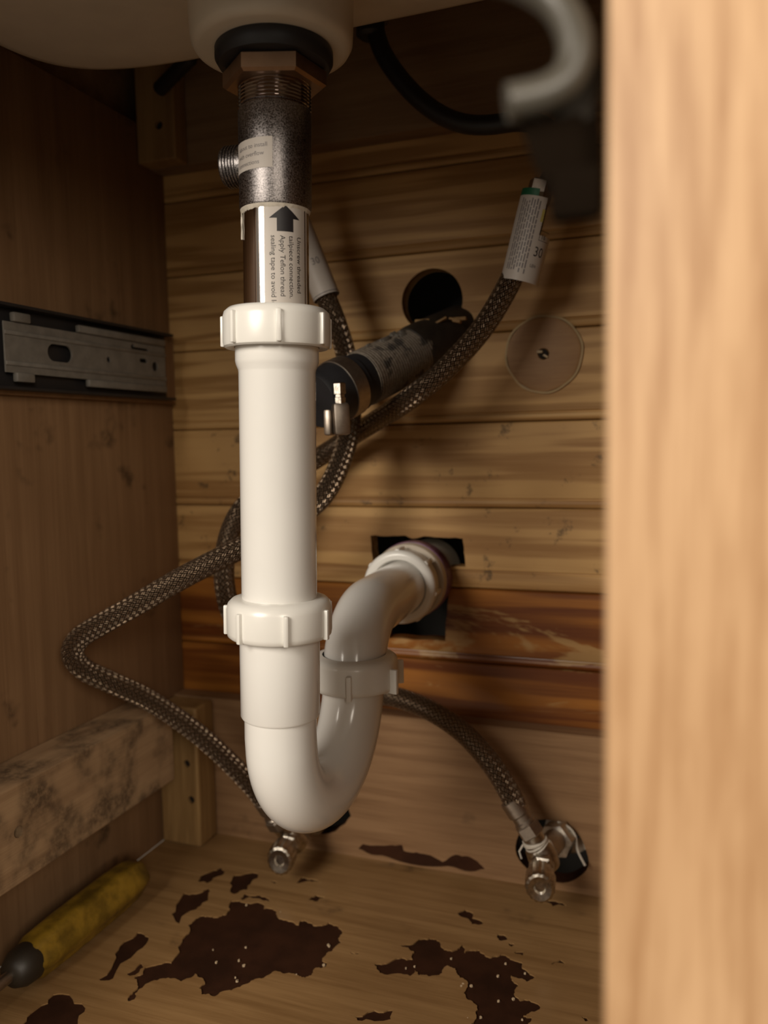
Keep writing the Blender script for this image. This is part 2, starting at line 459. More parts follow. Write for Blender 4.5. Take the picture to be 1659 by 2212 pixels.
# left and right side panels
wl = MB().box(((LEFT - 235) / 2, FRONT / 2 + 9, SIDE_TOP / 2), (8, -FRONT / 2 - 9.5, SIDE_TOP / 2), 0.6)
struct(wl.build('wall_left', PANEL), 'dark brown laminate left side panel of the cabinet')
wr = MB().box(((RIGHT + 235) / 2, FRONT / 2 + 9, SIDE_TOP / 2), (8, -FRONT / 2 - 9.5, SIDE_TOP / 2), 0.6)
struct(wr.build('wall_right', PANEL), 'dark brown laminate right side panel of the cabinet')

# floor board with its peeling laminate
floor = struct(MB().box((0, FRONT / 2, -7.4), (RIGHT, -FRONT / 2, 6.6)).build('floor', SUB), 'dark bare board of the cabinet floor under peeling laminate')
def crop(off, sc_, pts): return [(off[0] + sc_ * x, off[1] + sc_ * y) for x, y in pts]
main_patch = [(500, 1946), (531, 1950), (567, 1951), (570, 1962), (596, 1966), (608, 1984), (645, 1997), (652, 1988), (669, 1992), (681, 1999), (710, 1993), (731, 2001),
              (734, 2023), (737, 2036), (722, 2047), (705, 2059), (696, 2074), (708, 2078), (705, 2088), (683, 2090), (672, 2107), (659, 2112), (635, 2103), (596, 2097),
              (570, 2112), (536, 2124), (500, 2139), (464, 2152), (436, 2148), (429, 2134), (443, 2124), (422, 2103), (391, 2120), (352, 2113), (307, 2134), (290, 2159),
              (276, 2162), (279, 2152), (297, 2124), (290, 2113), (314, 2089), (370, 2079), (394, 2033), (405, 1998), (440, 1977), (461, 1981), (489, 1974), (494, 1958)]
right_patch = crop((760, 1900), .3496, [(300, 405), (440, 365), (520, 365), (570, 430), (620, 440), (680, 400), (700, 450), (790, 435), (850, 480), (950, 465), (1050, 510),
              (1090, 570), (1135, 600), (1080, 630), (1030, 610), (985, 590), (1030, 655), (1010, 690), (1040, 745), (1150, 765), (1165, 790), (1110, 815), (1060, 840), (1110, 850),
              (1085, 930), (1050, 1010), (760, 1010), (735, 900), (770, 850), (750, 760), (690, 700), (705, 620), (650, 580), (640, 550), (590, 530), (540, 590), (470, 595), (410, 590), (390, 560),
              (360, 595), (200, 585), (140, 520), (250, 500), (375, 490), (385, 450), (350, 420)])
px_patches = [main_patch, right_patch,
    [(478, 1873), (481, 1890), (447, 1908), (427, 1904), (455, 1882)],
    [(450, 1918), (450, 1932), (433, 1957), (412, 1967), (387, 1995), (370, 1974), (387, 1946), (398, 1929), (422, 1930)],
    [(297, 2014), (321, 2023), (297, 2054), (244, 2114), (213, 2114), (251, 2068), (269, 2033)],
    [(304, 2080), (312, 2088), (280, 2108), (274, 2102)],
    [(115, 2148), (150, 2148), (185, 2176), (168, 2212), (150, 2270), (10, 2270), (49, 2212), (77, 2180)],
    [(500, 1902), (507, 1890), (558, 1886), (543, 1905), (534, 1922), (507, 1931), (497, 1925)],
    [(516, 1940), (530, 1930), (560, 1932), (583, 1941), (582, 1949), (566, 1944), (540, 1937), (524, 1944)],
    [(640, 1908), (652, 1895), (674, 1898), (693, 1906), (668, 1903)],
    [(666, 1941), (683, 1933), (702, 1937), (686, 1947)],
    [(753, 2192), (809, 2182), (848, 2181), (845, 2201), (809, 2206), (772, 2204)],
    [(757, 2056), (776, 2057), (774, 2061), (763, 2061)], [(586, 1901), (600, 1905), (592, 1908)],
    crop((760, 1900), .3496, [(655, 205), (700, 185), (750, 205), (745, 235), (815, 270), (740, 275), (715, 240)]),
    crop((760, 1900), .3496, [(900, 335), (950, 345), (960, 370), (910, 375)]),
    crop((760, 1900), .3496, [(965, 390), (1000, 395), (990, 415)]),
    crop((760, 1900), .3496, [(1000, 450), (1060, 445), (1070, 470), (1030, 460)]),
    crop((760, 1900), .3496, [(1230, 525), (1290, 495), (1330, 520), (1290, 515)]),
    crop((760, 1900), .3496, [(1420, 845), (1450, 850), (1475, 875), (1440, 875)]),
    crop((760, 1900), .3496, [(1180, 125), (1260, 130), (1330, 160), (1240, 165)]),
]
patches = []
for k, pp in enumerate(px_patches):
    q = [onZ(x, y, 0) for x, y in pp]
    patches.append([tuple(p) for p in rough_poly([(p.x, p.y) for p in q], 3 if k < 2 else 2, 0.20, 20 + k)])
outer = [(LEFT, FRONT), (RIGHT, FRONT), (RIGHT, -15.0), (LEFT, -15.0)]
lam = sheet_with_holes(outer, patches, lambda a, b, d: (a, b, -d), 0.8).build('laminate_sheet', LAMI, floor, sharp=30)
tag(lam, 'oak patterned laminate peeling off in ragged dark patches')
# pale crumbs of laminate left in the bare patches
fl = MB(); R = random.Random(5)
for x, y in [(468, 2079), (460, 2052), (508, 2112), (512, 2120), (531, 2047), (516, 2075), (527, 2086), (513, 2120), (709, 2042), (712, 2044), (700, 2085), (606, 1971), (1076, 2109),
             (996, 2131), (1000, 2126), (1018, 2130), (1077, 2163), (1010, 2200), (1038, 2198), (1128, 2203), (1109, 2158), (975, 2071), (877, 2092), (896, 2088), (1134, 2103), (1092, 2082), (532, 1955), (640, 2106)]:
    c = onZ(x, y, -0.4); a = R.uniform(0, 6.3); s_ = R.uniform(0.35, 1.1)
    n = 5; po = [(c.x + s_ * R.uniform(.5, 1.2) * cos(a + 2 * pi * i / n), c.y + s_ * R.uniform(.5, 1.2) * sin(a + 2 * pi * i / n)) for i in range(n)]
    fl.prism(po, -0.85, 0.15, lambda p, q, d: (p, q, d))
tag(fl.build('laminate_crumbs', FLAKE, floor), kind='stuff')

# back stretcher at floor level (laminated board, peeled along its foot), with bored holes for the water pipes
hole_r = [(101 + (x - 101) * 1.12, z) for x, z in blob(101, 29, 23.5, 11, 0.05)]; hole_l = [(-78, 52), (-64, 46), (-58, 33), (-63, 26), (-72, 18), (-84, 14), (-96, 20), (-98, 36), (-90, 50)]
hole_l = [tuple(p) for p in rough_poly(hole_l, 1, .06, 2)]
st = struct(MB().box((0, -7.1, 59), (RIGHT, 7.0, 59)).build('trim_1', SUB), 'oak laminated back stretcher at floor level below the planks')
cut(st, MB().prism(hole_r, -30, 30, XZ)); cut(st, MB().prism(hole_l, -30, 30, XZ))
cut(planks[0], MB().prism(hole_r, -30, 30, XZ)); cut(planks[0], MB().prism(hole_l, -30, 30, XZ))
ppatch = crop((760, 1460), .3496, [(40, 1070), (70, 1040), (250, 1045), (310, 1045), (320, 1080), (400, 1090), (490, 1110), (560, 1150), (640, 1105), (720, 1115), (780, 1150), (825, 1195),
              (700, 1207), (560, 1180), (300, 1150), (150, 1110)])
ppatch = [(p.x, max(p.z, 1.0)) for p in (onY(x, y, -15) for x, y in ppatch)]
ppatch = [(x, max(z, .8)) for x, z in rough_poly(ppatch, 2, 0.08, 77)]
sheet_with_holes([(LEFT, 0), (RIGHT, 0), (RIGHT, 118), (LEFT, 118)], [ppatch, hole_r, hole_l], lambda a, b, d: (a, -15 + d, b), 0.85).build('laminate_sheet', STRETCH, st, sharp=30)
MB().box((0, -7.5, 118.4), (RIGHT, 7.5, 0.5)).build('edge_strip', STRETCH, st)

# dark back rail up under the sink top, and the rails that carry the top
struct(MB().box((0, -9, 601), (RIGHT, 9, 48.5), 0.8).build('trim_2', BACKRAIL), 'dark back rail below the sink top')
for x in (-243, 243):
    struct(MB().box((x, -226, 613), (7.5, 238, 37)).build('trim_3', BACKRAIL), 'dark apron board outside the side panel')
# front frame: stile at the right of the picture, its mate, and an unseen top rail, hung low to shade the inside
xs = onY(1306, 1106, FRONT).x
struct(MB().box(((xs + 251) / 2, FRONT + 9.5, 325), ((251 - xs) / 2, 9.5, 325), 1.6).build('trim_4', STILE), 'pale wooden stile of the cabinet front')
struct(MB().box(((-251 - 207) / 2, FRONT + 9.5, 325), (22, 9.5, 325), 1.6).build('trim_5', STILE), 'left stile of the cabinet front')
struct(MB().box(((xs - 207) / 2, FRONT + 9.5, 583), ((xs + 207) / 2 - .2, 9.5, 67), 1.2).build('trim_6', STILE), 'unseen top rail of the cabinet front, set low to shade the upper drain')

# side rail low on the left panel
rail = MB().box(((LEFT - 182.5) / 2 + .2, (FRONT + 19 - 72) / 2, 101), (18.2, (-72 - FRONT - 19) / 2, 30.4), 1.2).build('trim_7', RAILW)
struct(rail, 'mildewed wooden side rail low on the left panel')
p = onX(41, 1797, -182); cut(rail, MB().lathe([(3.6, -6), (3.6, 14)], (p.x - 8, p.y, p.z), (1, 0, 0), 20))
MB().lathe([(3.5, 0), (3.5, 1)], (p.x - 9, p.y, p.z), (1, 0, 0), 20).build('bore_shade', HOLEDARK, rail)  # dark disc painted as the shade deep in the bore
# spacer strip behind the drawer slide
struct(MB().box((-216.2, -218, 393.5), (2.8, 214, 28.2), .6).build('trim_8', PANEL), 'wooden spacer strip behind the drawer slide')

# corner blocks bored for screws; dark discs inside paint the shade
blk = MB().box((-201.2, -26.5, 600), (17.6, 8.4, 47.5), 1.5).build('corner_block', BLOCKW, origin=(-201, -26, 552))
tag(blk, 'pale screwed wooden corner block under the sink top', 'corner block')
for x, y in ((325, 130), (343, 270)):
    p = onY(x, y, -35); cut(blk, MB().lathe([(3.3, -4), (3.3, 10)], (p.x, p.y, p.z), (0, 1, 0), 20)); MB().lathe([(3.2, 0), (3.2, 6)], (p.x, p.y + 2.5, p.z), (0, 1, 0), 20).build('bore_shade', HOLEDARK, blk)
blk2 = MB().box((-200, -28.5, 59), (18.6, 13, 58.8), 2.0).build('corner_block', BLOCKW, origin=(-196, -28, 0))
tag(blk2, 'narrow wooden corner block with two holes for screws standing on the floor', 'corner block')
for x, y in ((403, 1650), (413, 1728)):
    p = onY(x, y, -41.5); cut(blk2, MB().lathe([(3.2, -4), (3.2, 10)], (p.x, p.y, p.z), (0, 1, 0), 20)); MB().lathe([(3.1, 0), (3.1, 6)], (p.x, p.y + 2.5, p.z), (0, 1, 0), 20).build('bore_shade', HOLEDARK, blk2)

# ------------------------------------------------------------------ sink
SX, SY = 3.0, -233.0
sink = thing('sink', 'pale ceramic sink basin seen from below', 'sink', (SX, SY, 517))
bm_ = MB(); nA = 96; vs = []
prof_ = [(.2, 563), (.5, 563), (.8, 563.3), (.93, 564), (.965, 565.5), (.985, 569), (.995, 576), (1.0, 590), (1.003, 610), (1.01, 651)]
for rho, z_ in prof_:
    for j in range(nA):
        a = 2 * pi * j / nA; ca, sa = cos(a), sin(a); e = 2 / 5.0
        x = 197 * math.copysign(abs(ca) ** e, ca); y = 132 * math.copysign(abs(sa) ** e, sa)
        vs.append((SX - 3 + x * rho, -273 + y * rho, z_))
bm_.add(vs, [(i * nA + j, i * nA + (j + 1) % nA, (i + 1) * nA + (j + 1) % nA, (i + 1) * nA + j) for i in range(len(prof_) - 1) for j in range(nA)] + [tuple(range(nA))])
bm_.lathe([(8, 517.2), (34, 517), (36.6, 517.8), (38.2, 520.5), (38.6, 526), (39.2, 545), (40.5, 554), (44, 560), (52, 563.5)], (SX, SY, 0), (0, 0, 1), 64, True, False)
bm_.build('basin', CERAMIC, sink, sharp=60)
MB().box((0, -228, 664), (262, 236, 13), 4).build('rim', CERAMIC, sink)

# ------------------------------------------------------------------ drain under the sink (metal)
def AX(z): return Vector((-3.5 + 0.0232 * (z - 200), -233.0, z))
TILT = Vector((0.0232, 0, 1)).normalized()
CAMAZ = atan2(CAM.x, -(CAM.y + 233.0))                     # bearing of the photographer from the pipe, from -Y towards +X
def cyl(r):
    """(arc from the line of sight, height) -> point on the tilted column"""
    def fn(s, t):
        a = CAMAZ + s / r; c = AX(t); return c + Vector((sin(a), -cos(a), 0)) * r
    return fn
drain = thing('sink_drain', 'metal pop-up drain body with a chrome tailpiece under the sink', 'drain', AX(396))
def colpart(name, prof, mat, n=64, parent=None, sharp=35, **k):
    z0 = prof[0][1]; return MB().lathe([(r, z - z0) for r, z in prof], AX(z0), TILT, n, **k).build(name, mat, parent, sharp=sharp)
colpart('gasket', [(27.2, 518), (28, 516.5), (28, 512.5), (26.2, 509.5), (22, 508.6)], RUBBER, parent=drain)
hexm = MB(); hx = []
for z, k in ((508.8, 0.93), (507.6, 1.0), (501.2, 1.0), (500, 0.93)):
    c = AX(z); hx += [c + Vector((sin(CAMAZ - radians(7) + radians(30) + j * pi / 3), -cos(CAMAZ - radians(7) + radians(30) + j * pi / 3), 0)) * 24.8 * k for j in range(6)]
hexm.add(hx, [(i * 6 + j, i * 6 + (j + 1) % 6, i * 6 + 6 + (j + 1) % 6, i * 6 + 6 + j) for i in range(3) for j in range(6)] + [tuple(range(6)), tuple(range(18, 24))])
hexm.build('lock_nut', BRASS, drain, sharp=20)
thr = [(16.0, 501)]
z = 500.6
while z > 489.5: thr += [(17.4, z), (17.4, z - .45), (16.5, z - .95), (16.5, z - 1.2)]; z -= 1.62
colpart('thread', thr + [(16.5, 488.8)], CHROME, parent=drain, sharp=20)
body = colpart('body', [(15.5, 489.6), (17.0, 489.4), (17.5, 488.6), (17.5, 470), (17.35, 444.2), (17.0, 443.2), (15.8, 443)], BODY, parent=drain)
colpart('tailpiece', [(15.9, 444), (15.9, 385)], CHROME, parent=drain)
# short threaded overflow stub at the left of the body
sp = onY(497, 366, -233); zc = sp.z
stub = [(9.2, 12.0), (9.2, 17.5)]; x_ = 17.8
while x_ < 24.5: stub += [(9.9, x_), (9.9, x_ + .45), (9.1, x_ + .9), (9.1, x_ + 1.15)]; x_ += 1.55
sdir = Vector((-1, -0.10, 0)).normalized()
MB().lathe(stub + [(9.3, 25.4), (8.6, 26.2), (6.6, 26.2), (6.4, 18)], AX(zc), sdir, 40).build('overflow_stub', BODY, drain, sharp=20)
# paper band squeezed out under the body
R = random.Random(3); lip = MB(); nn = 60; vs = []
for j in range(nn + 1):
    s = -30 + 56 * j / nn; d = 0.5 + 1.0 * abs(sin(j * 1.7)) * R.random()
    f1, f2, f3 = cyl(16.0), cyl(16.75), cyl(17.0)
    vs += [f1(s, 444), f3(s, 443.4), f2(s, 442.8 - d * .35), f1(s, 442.2 - d)]
lip.add(vs, [(4 * j + k, 4 * j + k + 1, 4 * j + k + 5, 4 * j + k + 4) for j in range(nn) for k in range(3)])
vs = []
for j in range(13):
    t = 443 - j * 1.15; vs += [cyl(16.1)(-22.4 - .3 * sin(j * 1.3), t), cyl(16.9)(-23.6 + .4 * sin(j), t), cyl(16.2)(-25.4 + .09 * j, t)]
lip.add(vs, [(3 * j + k, 3 * j + k + 1, 3 * j + k + 4, 3 * j + k + 3) for j in range(12) for k in range(2)])
tag(lip.build('paper_scrap', TAPE, drain), 'torn white tape squeezed out under the body')

# printed labels
rb, rt = 17.62, 16.02
lab = wrapped(*rect(radians(-82) * rb, 458.6, radians(-4) * rb, 472.4), cyl(rb)).build('small_label', PAPER, drain)
ink = MB()
for k, (line, e) in enumerate((('about to install', -12), ('with overflow', -17), ('connections', -25))):
    v, f = text_faces(line, 3.1, 'LEFT'); w = max(p[0] for p in v); sc_ = 15.5 / 16 * .98
    v = [(p[0] * sc_ - w * sc_ + radians(e) * rb, p[1] * 0.9 + 468.0 - 3.7 * k) for p in v]
    ink.merge(wrapped(v, f, cyl(rb + .06)))
ink.build('print', INKGREY, lab, fixn=False)
lab2 = wrapped(*rect(radians(-20.5) * rt, 386, radians(57) * rt, 443.6), cyl(rt)).build('tailpiece_label', PAPER, drain)
ink = MB(); a0 = radians(16)
arrow = [(0, 442.2), (-radians(27.5), 436.2), (-radians(14.5), 436.2), (-radians(14.5), 430.2), (radians(14.5), 430.2), (radians(14.5), 436.2), (radians(27.5), 436.2)]
ink.merge(wrapped([((a0 + a) * rt, t) for a, t in arrow], [(0, 1, 2, 5, 6), (2, 3, 4, 5)], cyl(rt + .06)))
ref = None
for line, base in (('Apply Teflon thread', 7.0), ('Unscrew threaded', 38.0), ('tailpiece connection.', 22.5), ('sealing tape to avoid leaks', -8.5)):
    v, f = text_faces(line, 3.0, 'LEFT')
    if ref is None: ref = 28.0 / max(p[0] for p in v)
    v = [(radians(base) * rt + p[1] * ref, 428.4 - p[0] * ref) for p in v]      # reads downwards, letter tops to the right
    ink.merge(wrapped(v, f, cyl(rt + .06)))
ink.build('print', INK, lab2, fixn=False)
wrapped(*rect(radians(60) * rt, 386, radians(66) * rt, 443.6), cyl(rt + .01)).build('label_edge', FILM, drain)

# ------------------------------------------------------------------ white plastic trap
trap = thing('drain_trap', 'white plastic P-trap with slip nuts below the chrome tailpiece', 'drain trap', (-3.7, -193, 119))
def slip_nut(base, axis, prof, ribs, rr, z0, z1, name='slip_nut', rw=1.25, rd=1.5):
    axis = Vector(axis).normalized(); q = Vector((0, 0, 1)).rotation_difference(axis); b = Vector(base)
    nut = MB().lathe(prof, b, axis, 72, False, False).build(name, PVCNUT, trap, sharp=40)
    for a in ribs:
        d = q @ Vector((cos(a), sin(a), 0)); t = axis.cross(d)
        Rm = Matrix((d, t, axis)).transposed()
        MB().box(b + d * (rr + rd * .2) + axis * ((z0 + z1) / 2), (rd, rw, (z1 - z0) / 2), 0.7, Rm).build('rib', PVCNUT, nut)
    return nut
def rib_angles(first, n=7):                                   # first: degrees to the right of the line of sight
    return [-pi / 2 + CAMAZ + radians(first) + 2 * pi * k / n for k in range(n)]
colpart('extension_tube', [(17.0, 393), (20.3, 392), (20.5, 379), (20.5, 371.4), (20.1, 369.6), (19.1, 367.2), (18.95, 366), (18.95, 222)], PVC, parent=trap)
slip_nut(AX(377.6), TILT, [(20.8, 0.6), (24.8, 0), (25.9, .8), (26.3, 3), (26.3, 14.5), (25.6, 17.2), (23.6, 19.0), (20, 19.6), (15.95, 19.7)], rib_angles(2), 26.3, 1.0, 16.0)
slip_nut(AX(234.6), TILT, [(20.2, 0.6), (25.2, 0), (26.2, .9), (26.6, 3), (26.6, 14.4), (25.8, 17.0), (24.0, 18.8), (21.5, 19.4), (19.0, 19.5), (19.0, 17)], rib_angles(6), 26.6, 0.2, 15.2)
# J bend
l1, l2 = AX(190), Vector((4.5, -153, 190)); mid = (l1 + l2) / 2; w = (l1 - l2) / 2; RB = w.length; zc_ = 176.5
path = [AX(z_) for z_ in (238, 215, 200, 190, 182)]
wd = (l2 - l1); H1, H2, V1, V2, ZB = .43, .57, 40.0, 60.0, 137.0        # the outlet side sweeps up more slowly
for k in range(1, 21):
    a = (pi / 2) * k / 20; q = l1 + wd * (H1 * (1 - cos(a))); path.append(Vector((q.x, q.y, ZB + V1 * (1 - sin(a)))))
for k in range(1, 25):
    a = (pi / 2) * k / 24; q = l1 + wd * (H1 + H2 * sin(a)); path.append(Vector((q.x, q.y, ZB + V2 * (1 - cos(a)))))
J = MB().tube(path, 18.4, 56, caps=False)
J.lathe([(18.0, 0), (19.6, .3), (20.2, 1.4), (20.3, 30), (20.3, 44)], AX(192.2), TILT, 64, False, False)
J.build('trap_bend', PVC, trap)
ln = Vector((5, -153, 0))
slip_nut((ln.x, ln.y, 185.5), (0, 0, 1), [(18.6, 0.6), (24.8, 0), (25.8, .9), (26.1, 3), (26.1, 15), (25.2, 17.6), (23.0, 19.2), (19.2, 19.8)],
         [-pi / 2 + CAMAZ - radians(4) + radians(d) for d in (-8, 54, 100, 152, 208, 260)], 26.1, -1.0, 13.5, rd=3.4, rw=1.5)
# elbow and trap arm to the wall
RE = 38.0; path = [Vector((5, -153, z_)) for z_ in (183, 187)]
for k in range(1, 25):
    a = (pi / 2) * k / 24; path.append(Vector((5 - 1.5 * a, -153 + RE * (1 - cos(a)), 188 + RE * sin(a))))
path += [Vector((2.6, -105, 226.2)), Vector((1.0, -80, 226.4)), Vector((-1.0, -50, 226.6)), Vector((-2, -25, 226.8))]
MB().tube(path, 18.9, 56, caps=False).build('trap_arm', PVC, trap)
slip_nut((-1.6, -52, 226.6), (-.05, 1, .005), [(19.2, 3), (20.4, .6), (23.4, 0), (25.6, .9), (26.8, 2.8), (26.8, 5.0), (25.2, 6.2), (25.2, 19), (24.5, 20)],
         [radians(d) for d in (12, 64, 115, 166, 218, 270, 321)], 25.2, 3.0, 19.0, rd=2.0, rw=1.7)
hub = thing('drain_hub', 'purple-stained plastic drain hub in the square wall cut-out', 'pipe hub', (-3, -25, 227))
hb = MB().lathe([(22, 0), (27.6, .3), (28.2, 1.5), (28.2, 18), (24, 19), (24, 70)], (-2.6, -28, 227), (-.03, 1, 0), 64).build('hub', PVCHUB, hub)
MB().lathe([(27.9, 0), (28.8, .4), (29.0, 5), (28.7, 13), (28.0, 14)], (-2.8, -20, 227), (-.03, 1, 0), 64, False, False, wob=lambda a, z: 1 + .004 * sin(5 * a + z)).build('primer_band', PURPLE, hb)

# ------------------------------------------------------------------ old capped waste pipe
P0, P1 = Vector((20, -6, 405)), Vector((-30, -110, 360)); u = (P1 - P0).normalized()
P0 = P0 - u * 22
qd = Vector((0, 0, 1)).rotation_difference(u)
waste = thing('old_waste_pipe', 'old corroded grey waste pipe from the round hole, clamped shut', 'pipe', P0)
MB().lathe([(18, 0), (19.6, 1), (19.8, 26), (19.4, 52), (18.9, 58), (17, 60)], P0, u, 48, wob=lambda a, z: 1 + .025 * sin(3 * a + .2 * z) + .01 * sin(9 * a)).build('iron_hub', CORRBLACK, waste)
pr = [(18.0, 50)]; t = 52.0
while t < 108: pr += [(18.9, t), (18.9, t + 1.3), (18.2, t + 1.6), (18.2, t + 2.0)]; t += 2.3
pr += [(18.8, 110), (17, 111)]
MB().lathe(pr, P0, u, 56, wob=lambda a, z: 1 + .012 * sin(2 * a + .06 * z)).build('pipe', CORR, waste, sharp=25)
MB().lathe([(17.2, 104), (18.3, 105), (18.3, 118), (19.6, 119), (19.6, 150), (18, 153), (10, 154)], P0, u, 48, wob=lambda a, z: 1 + .012 * sin(4 * a)).build('rubber_cap', RUBBER, waste)
cb = MB().lathe([(19.7, 123), (20.5, 123.2), (20.6, 134), (19.7, 134.2)], P0, u, 64, False, False).build('clamp_band', STEEL, waste)
cpos = onY(737, 905, -128)
sdn = Vector((-.03, -.02, 1)).normalized()
MB().box(cpos, (4.2, 5.2, 10.0), 2.2, sdn.to_track_quat('Z', 'Y').to_matrix()).box(cpos + Vector((-7.5, -1, -2)), (2.4, 4.4, 8), 1.4).build('screw_housing', STEEL, waste)
MB().lathe([(3.6, 0), (3.7, 4), (3.2, 4.4), (3.2, 6), (4.2, 6.3), (4.2, 12.6), (3.6, 13.2)], cpos + sdn * 9, sdn, 6).build('clamp_screw', WORN, waste, sharp=20)
pl = MB(); R = random.Random(8)
for k in range(9):                                       # crust and splinters above the iron hub
    c = onY(R.uniform(905, 992), R.uniform(686, 700), -26); pl.box(c, (R.uniform(2, 7), R.uniform(1, 2.5), R.uniform(.6, 2.0)), .5, Matrix.Rotation(R.uniform(-.5, .5), 3, 'Y'))
tag(pl.build('splinters', BLOCKW, waste), 'splintered crust along the upper edge of the pipe', kind='stuff')
cr = MB()
top_ = (Vector((0, 0, 1)) - u * u.z).normalized(); lat_ = u.cross(top_)
for k in range(7):
    a = R.uniform(-.5, .4); t_ = R.uniform(64, 109)
    cr.box(P0 + u * t_ + (top_ * cos(a) + lat_ * sin(a)) * 18.7, (R.uniform(.7, 1.4), R.uniform(1, 2.2), R.uniform(2, 5)), .5, qd.to_matrix() @ Matrix.Rotation(R.uniform(-.4, .4), 3, 'Z'))
tag(cr.build('crust', GALV, waste), kind='stuff')

# round plug let into the planks
pg = thing('round_plug', 'round wooden plug with a chipped centre hole let into the planks', 'plug', (93.9, 0, 364))
MB().lathe([(3.0, 0), (26.2, 0), (26.6, 1.2), (26.2, 3.0), (24, 3.4), (4.2, 3.0), (3.2, 1.0)], (93.9, .8, 391), (0, -1, 0), 56, wob=lambda a, z: 1 + .01 * sin(3 * a) + .006 * sin(7 * a)).build('disc', PLUGW, pg)
MB().lathe([(26.0, 1.4), (27.6, 1.6), (27.8, 2.4), (26.4, 3.1)], (93.9, .8, 391), (0, -1, 0), 56, False, False, wob=lambda a, z: 1 + .012 * sin(3 * a) + .01 * sin(8 * a)).build('glue_rim', PUTTY, pg)
MB().lathe([(2.8, 2.6), (3.4, 3.3)], (93.9, .8, 391), (0, -1, 0), 16).build('pilot_hole_shade', HOLEDARK, pg)  # dark disc, the hole's shade put into its colour
MB().box((91.4, -2.9, 392.6), (2.2, .8, 1.0), .5).box((95.6, -2.9, 389.4), (2.0, .8, .8), .5, Matrix.Rotation(.5, 3, 'Y')).build('chip', PUTTY, pg)

# ------------------------------------------------------------------ braided supply hoses
def px_path(pts): return [onY(x, y, Y) for x, y, Y in pts]
def hose(label, pts, name='supply_hose'):
    P = smooth_path(px_path(pts), 2.2)
    t = thing(name, label, 'hose', P[-1])
    MB().tube(P, 7.4, 24).build('braided_tube', BRAID, t)
    return t, P
# valve geometry first: outlets that the hoses are screwed on to
VR = dict(out=onY(1143, 1790, -57), body=onY(1172, 1848, -52), handle=onY(1167, 1908, -80), inlet=Vector((112, 2, 42)))
VL = dict(out=onY(600, 1775, -60), body=onY(632, 1808, -50), handle=onY(608, 1852, -78), inlet=Vector((-84, 2, 33)))
h1, P = hose('braided steel hose with a white tag, ending at the right-hand shut-off valve',
    [(1162, 432, -55), (1137, 520, -56), (1100, 612, -60), (1040, 712, -66), (960, 800, -72), (915, 838, -72), (870, 872, -62), (820, 904, -46), (770, 935, -32), (690, 987, -34), (600, 1040, -56), (530, 1092, -80),
     (497, 1150, -88), (484, 1225, -92), (490, 1290, -92), (512, 1345, -88), (580, 1420, -72), (700, 1480, -52), (800, 1497, -44), (860, 1507, -44), (930, 1535, -46), (1000, 1582, -50), (1060, 1648, -54), (1100, 1712, -56), (1118, 1752, -57)])
P1end = P[-1]; H1top = P[0]; H1dir = (P[6] - P[0]).normalized()
def ferrule(t, a, b, mat=STEEL):
    d = (b - a); L = d.length
    MB().lathe([(7.2, -9), (7.7, -8.5), (7.7, 2), (6.6, 3.2), (6.6, 7), (7.6, 8), (7.6, 9.5), (6, 10)], a, d, 32).build('ferrule', mat, t)
    MB().lathe([(7.6, 9.5), (8.8, 10.5), (8.8, max(18, L)), (7.8, max(19, L + 1))], a, d, 6).build('coupling_nut', mat, t, sharp=20)
ferrule(h1, P1end, VR['out'])
h2, Q = hose('braided steel hose kinked against the left panel, ending at the valve behind the trap',
    [(648, 500, -60), (675, 575, -60), (703, 640, -58), (727, 700, -54), (748, 770, -42), (758, 840, -40), (758, 900, -50), (742, 980, -68), (702, 1065, -88), (640, 1120, -105), (565, 1163, -125),
     (520, 1184, -132), (400, 1245, -150), (300, 1303, -160), (225, 1345, -165), (172, 1378, -166), (156, 1412, -164), (180, 1445, -156), (240, 1474, -142), (330, 1517, -115), (440, 1595, -90), (540, 1692, -74), (580, 1745, -66)])
ferrule(h2, Q[-1], VL['out'])

# tags wrapped round the hoses
def frame_on(p, d):
    """sheet coordinates round a straight stretch of hose: s = arc from the line of sight, t = along d"""
    d = d.normalized(); view = (CAM - p); view = (view - d * view.dot(d)).normalized(); side = d.cross(view) * -1
    def make(r, c=Vector((0, 0, 0))):
        return lambda s, t: p + c + d * t + (view * cos(s / r) + side * sin(s / r)) * r
    return make, view, side
A, B = onY(1122, 608, -57), onY(1168, 420, -57)
mk, vw, sd = frame_on(A, B - A); r_ = 12.6; Ltag = (B - A).length
sgn = 1 if sd.dot(RT) > 0 else -1
F = lambda dr: (lambda s, t: mk(r_ + dr)(s * sgn, t))
tg = MB(); tg.merge(wrapped(*rect(-16.5, -1, 17.5, Ltag * .52), F(0))); tg.merge(wrapped(*rect(-16.5, Ltag * .52, 5.2, Ltag * .93), F(0)))
tag1 = tg.build('tag', PAPER, h1)
wrapped(*rect(-16.5, Ltag * .93, -1.0, Ltag * 1.01), F(0.02)).build('tag_band', GREEN, tag1)
wrapped(*rect(3.6, Ltag * .66, 5.4, Ltag * .80), F(0.05)).build('tag_mark', YELLOWBAND, tag1)
tp = MB(); R = random.Random(12)
for k in range(8):                                        # rows of fine print run along the tag
    s0 = -11.5 + k * 1.75; t = 3.0 + R.uniform(0, 5)
    while t < Ltag * (.5 if k > 7 else .9) - 3:
        w_ = R.uniform(1.5, 5.5); tp.merge(wrapped(*rect(s0, t, s0 + .8, min(t + w_, Ltag * .9)), F(.06))); t += w_ + R.uniform(.5, .9)
tp.build('fine_print', INKGREY, tag1, fixn=False)
bt = MB()
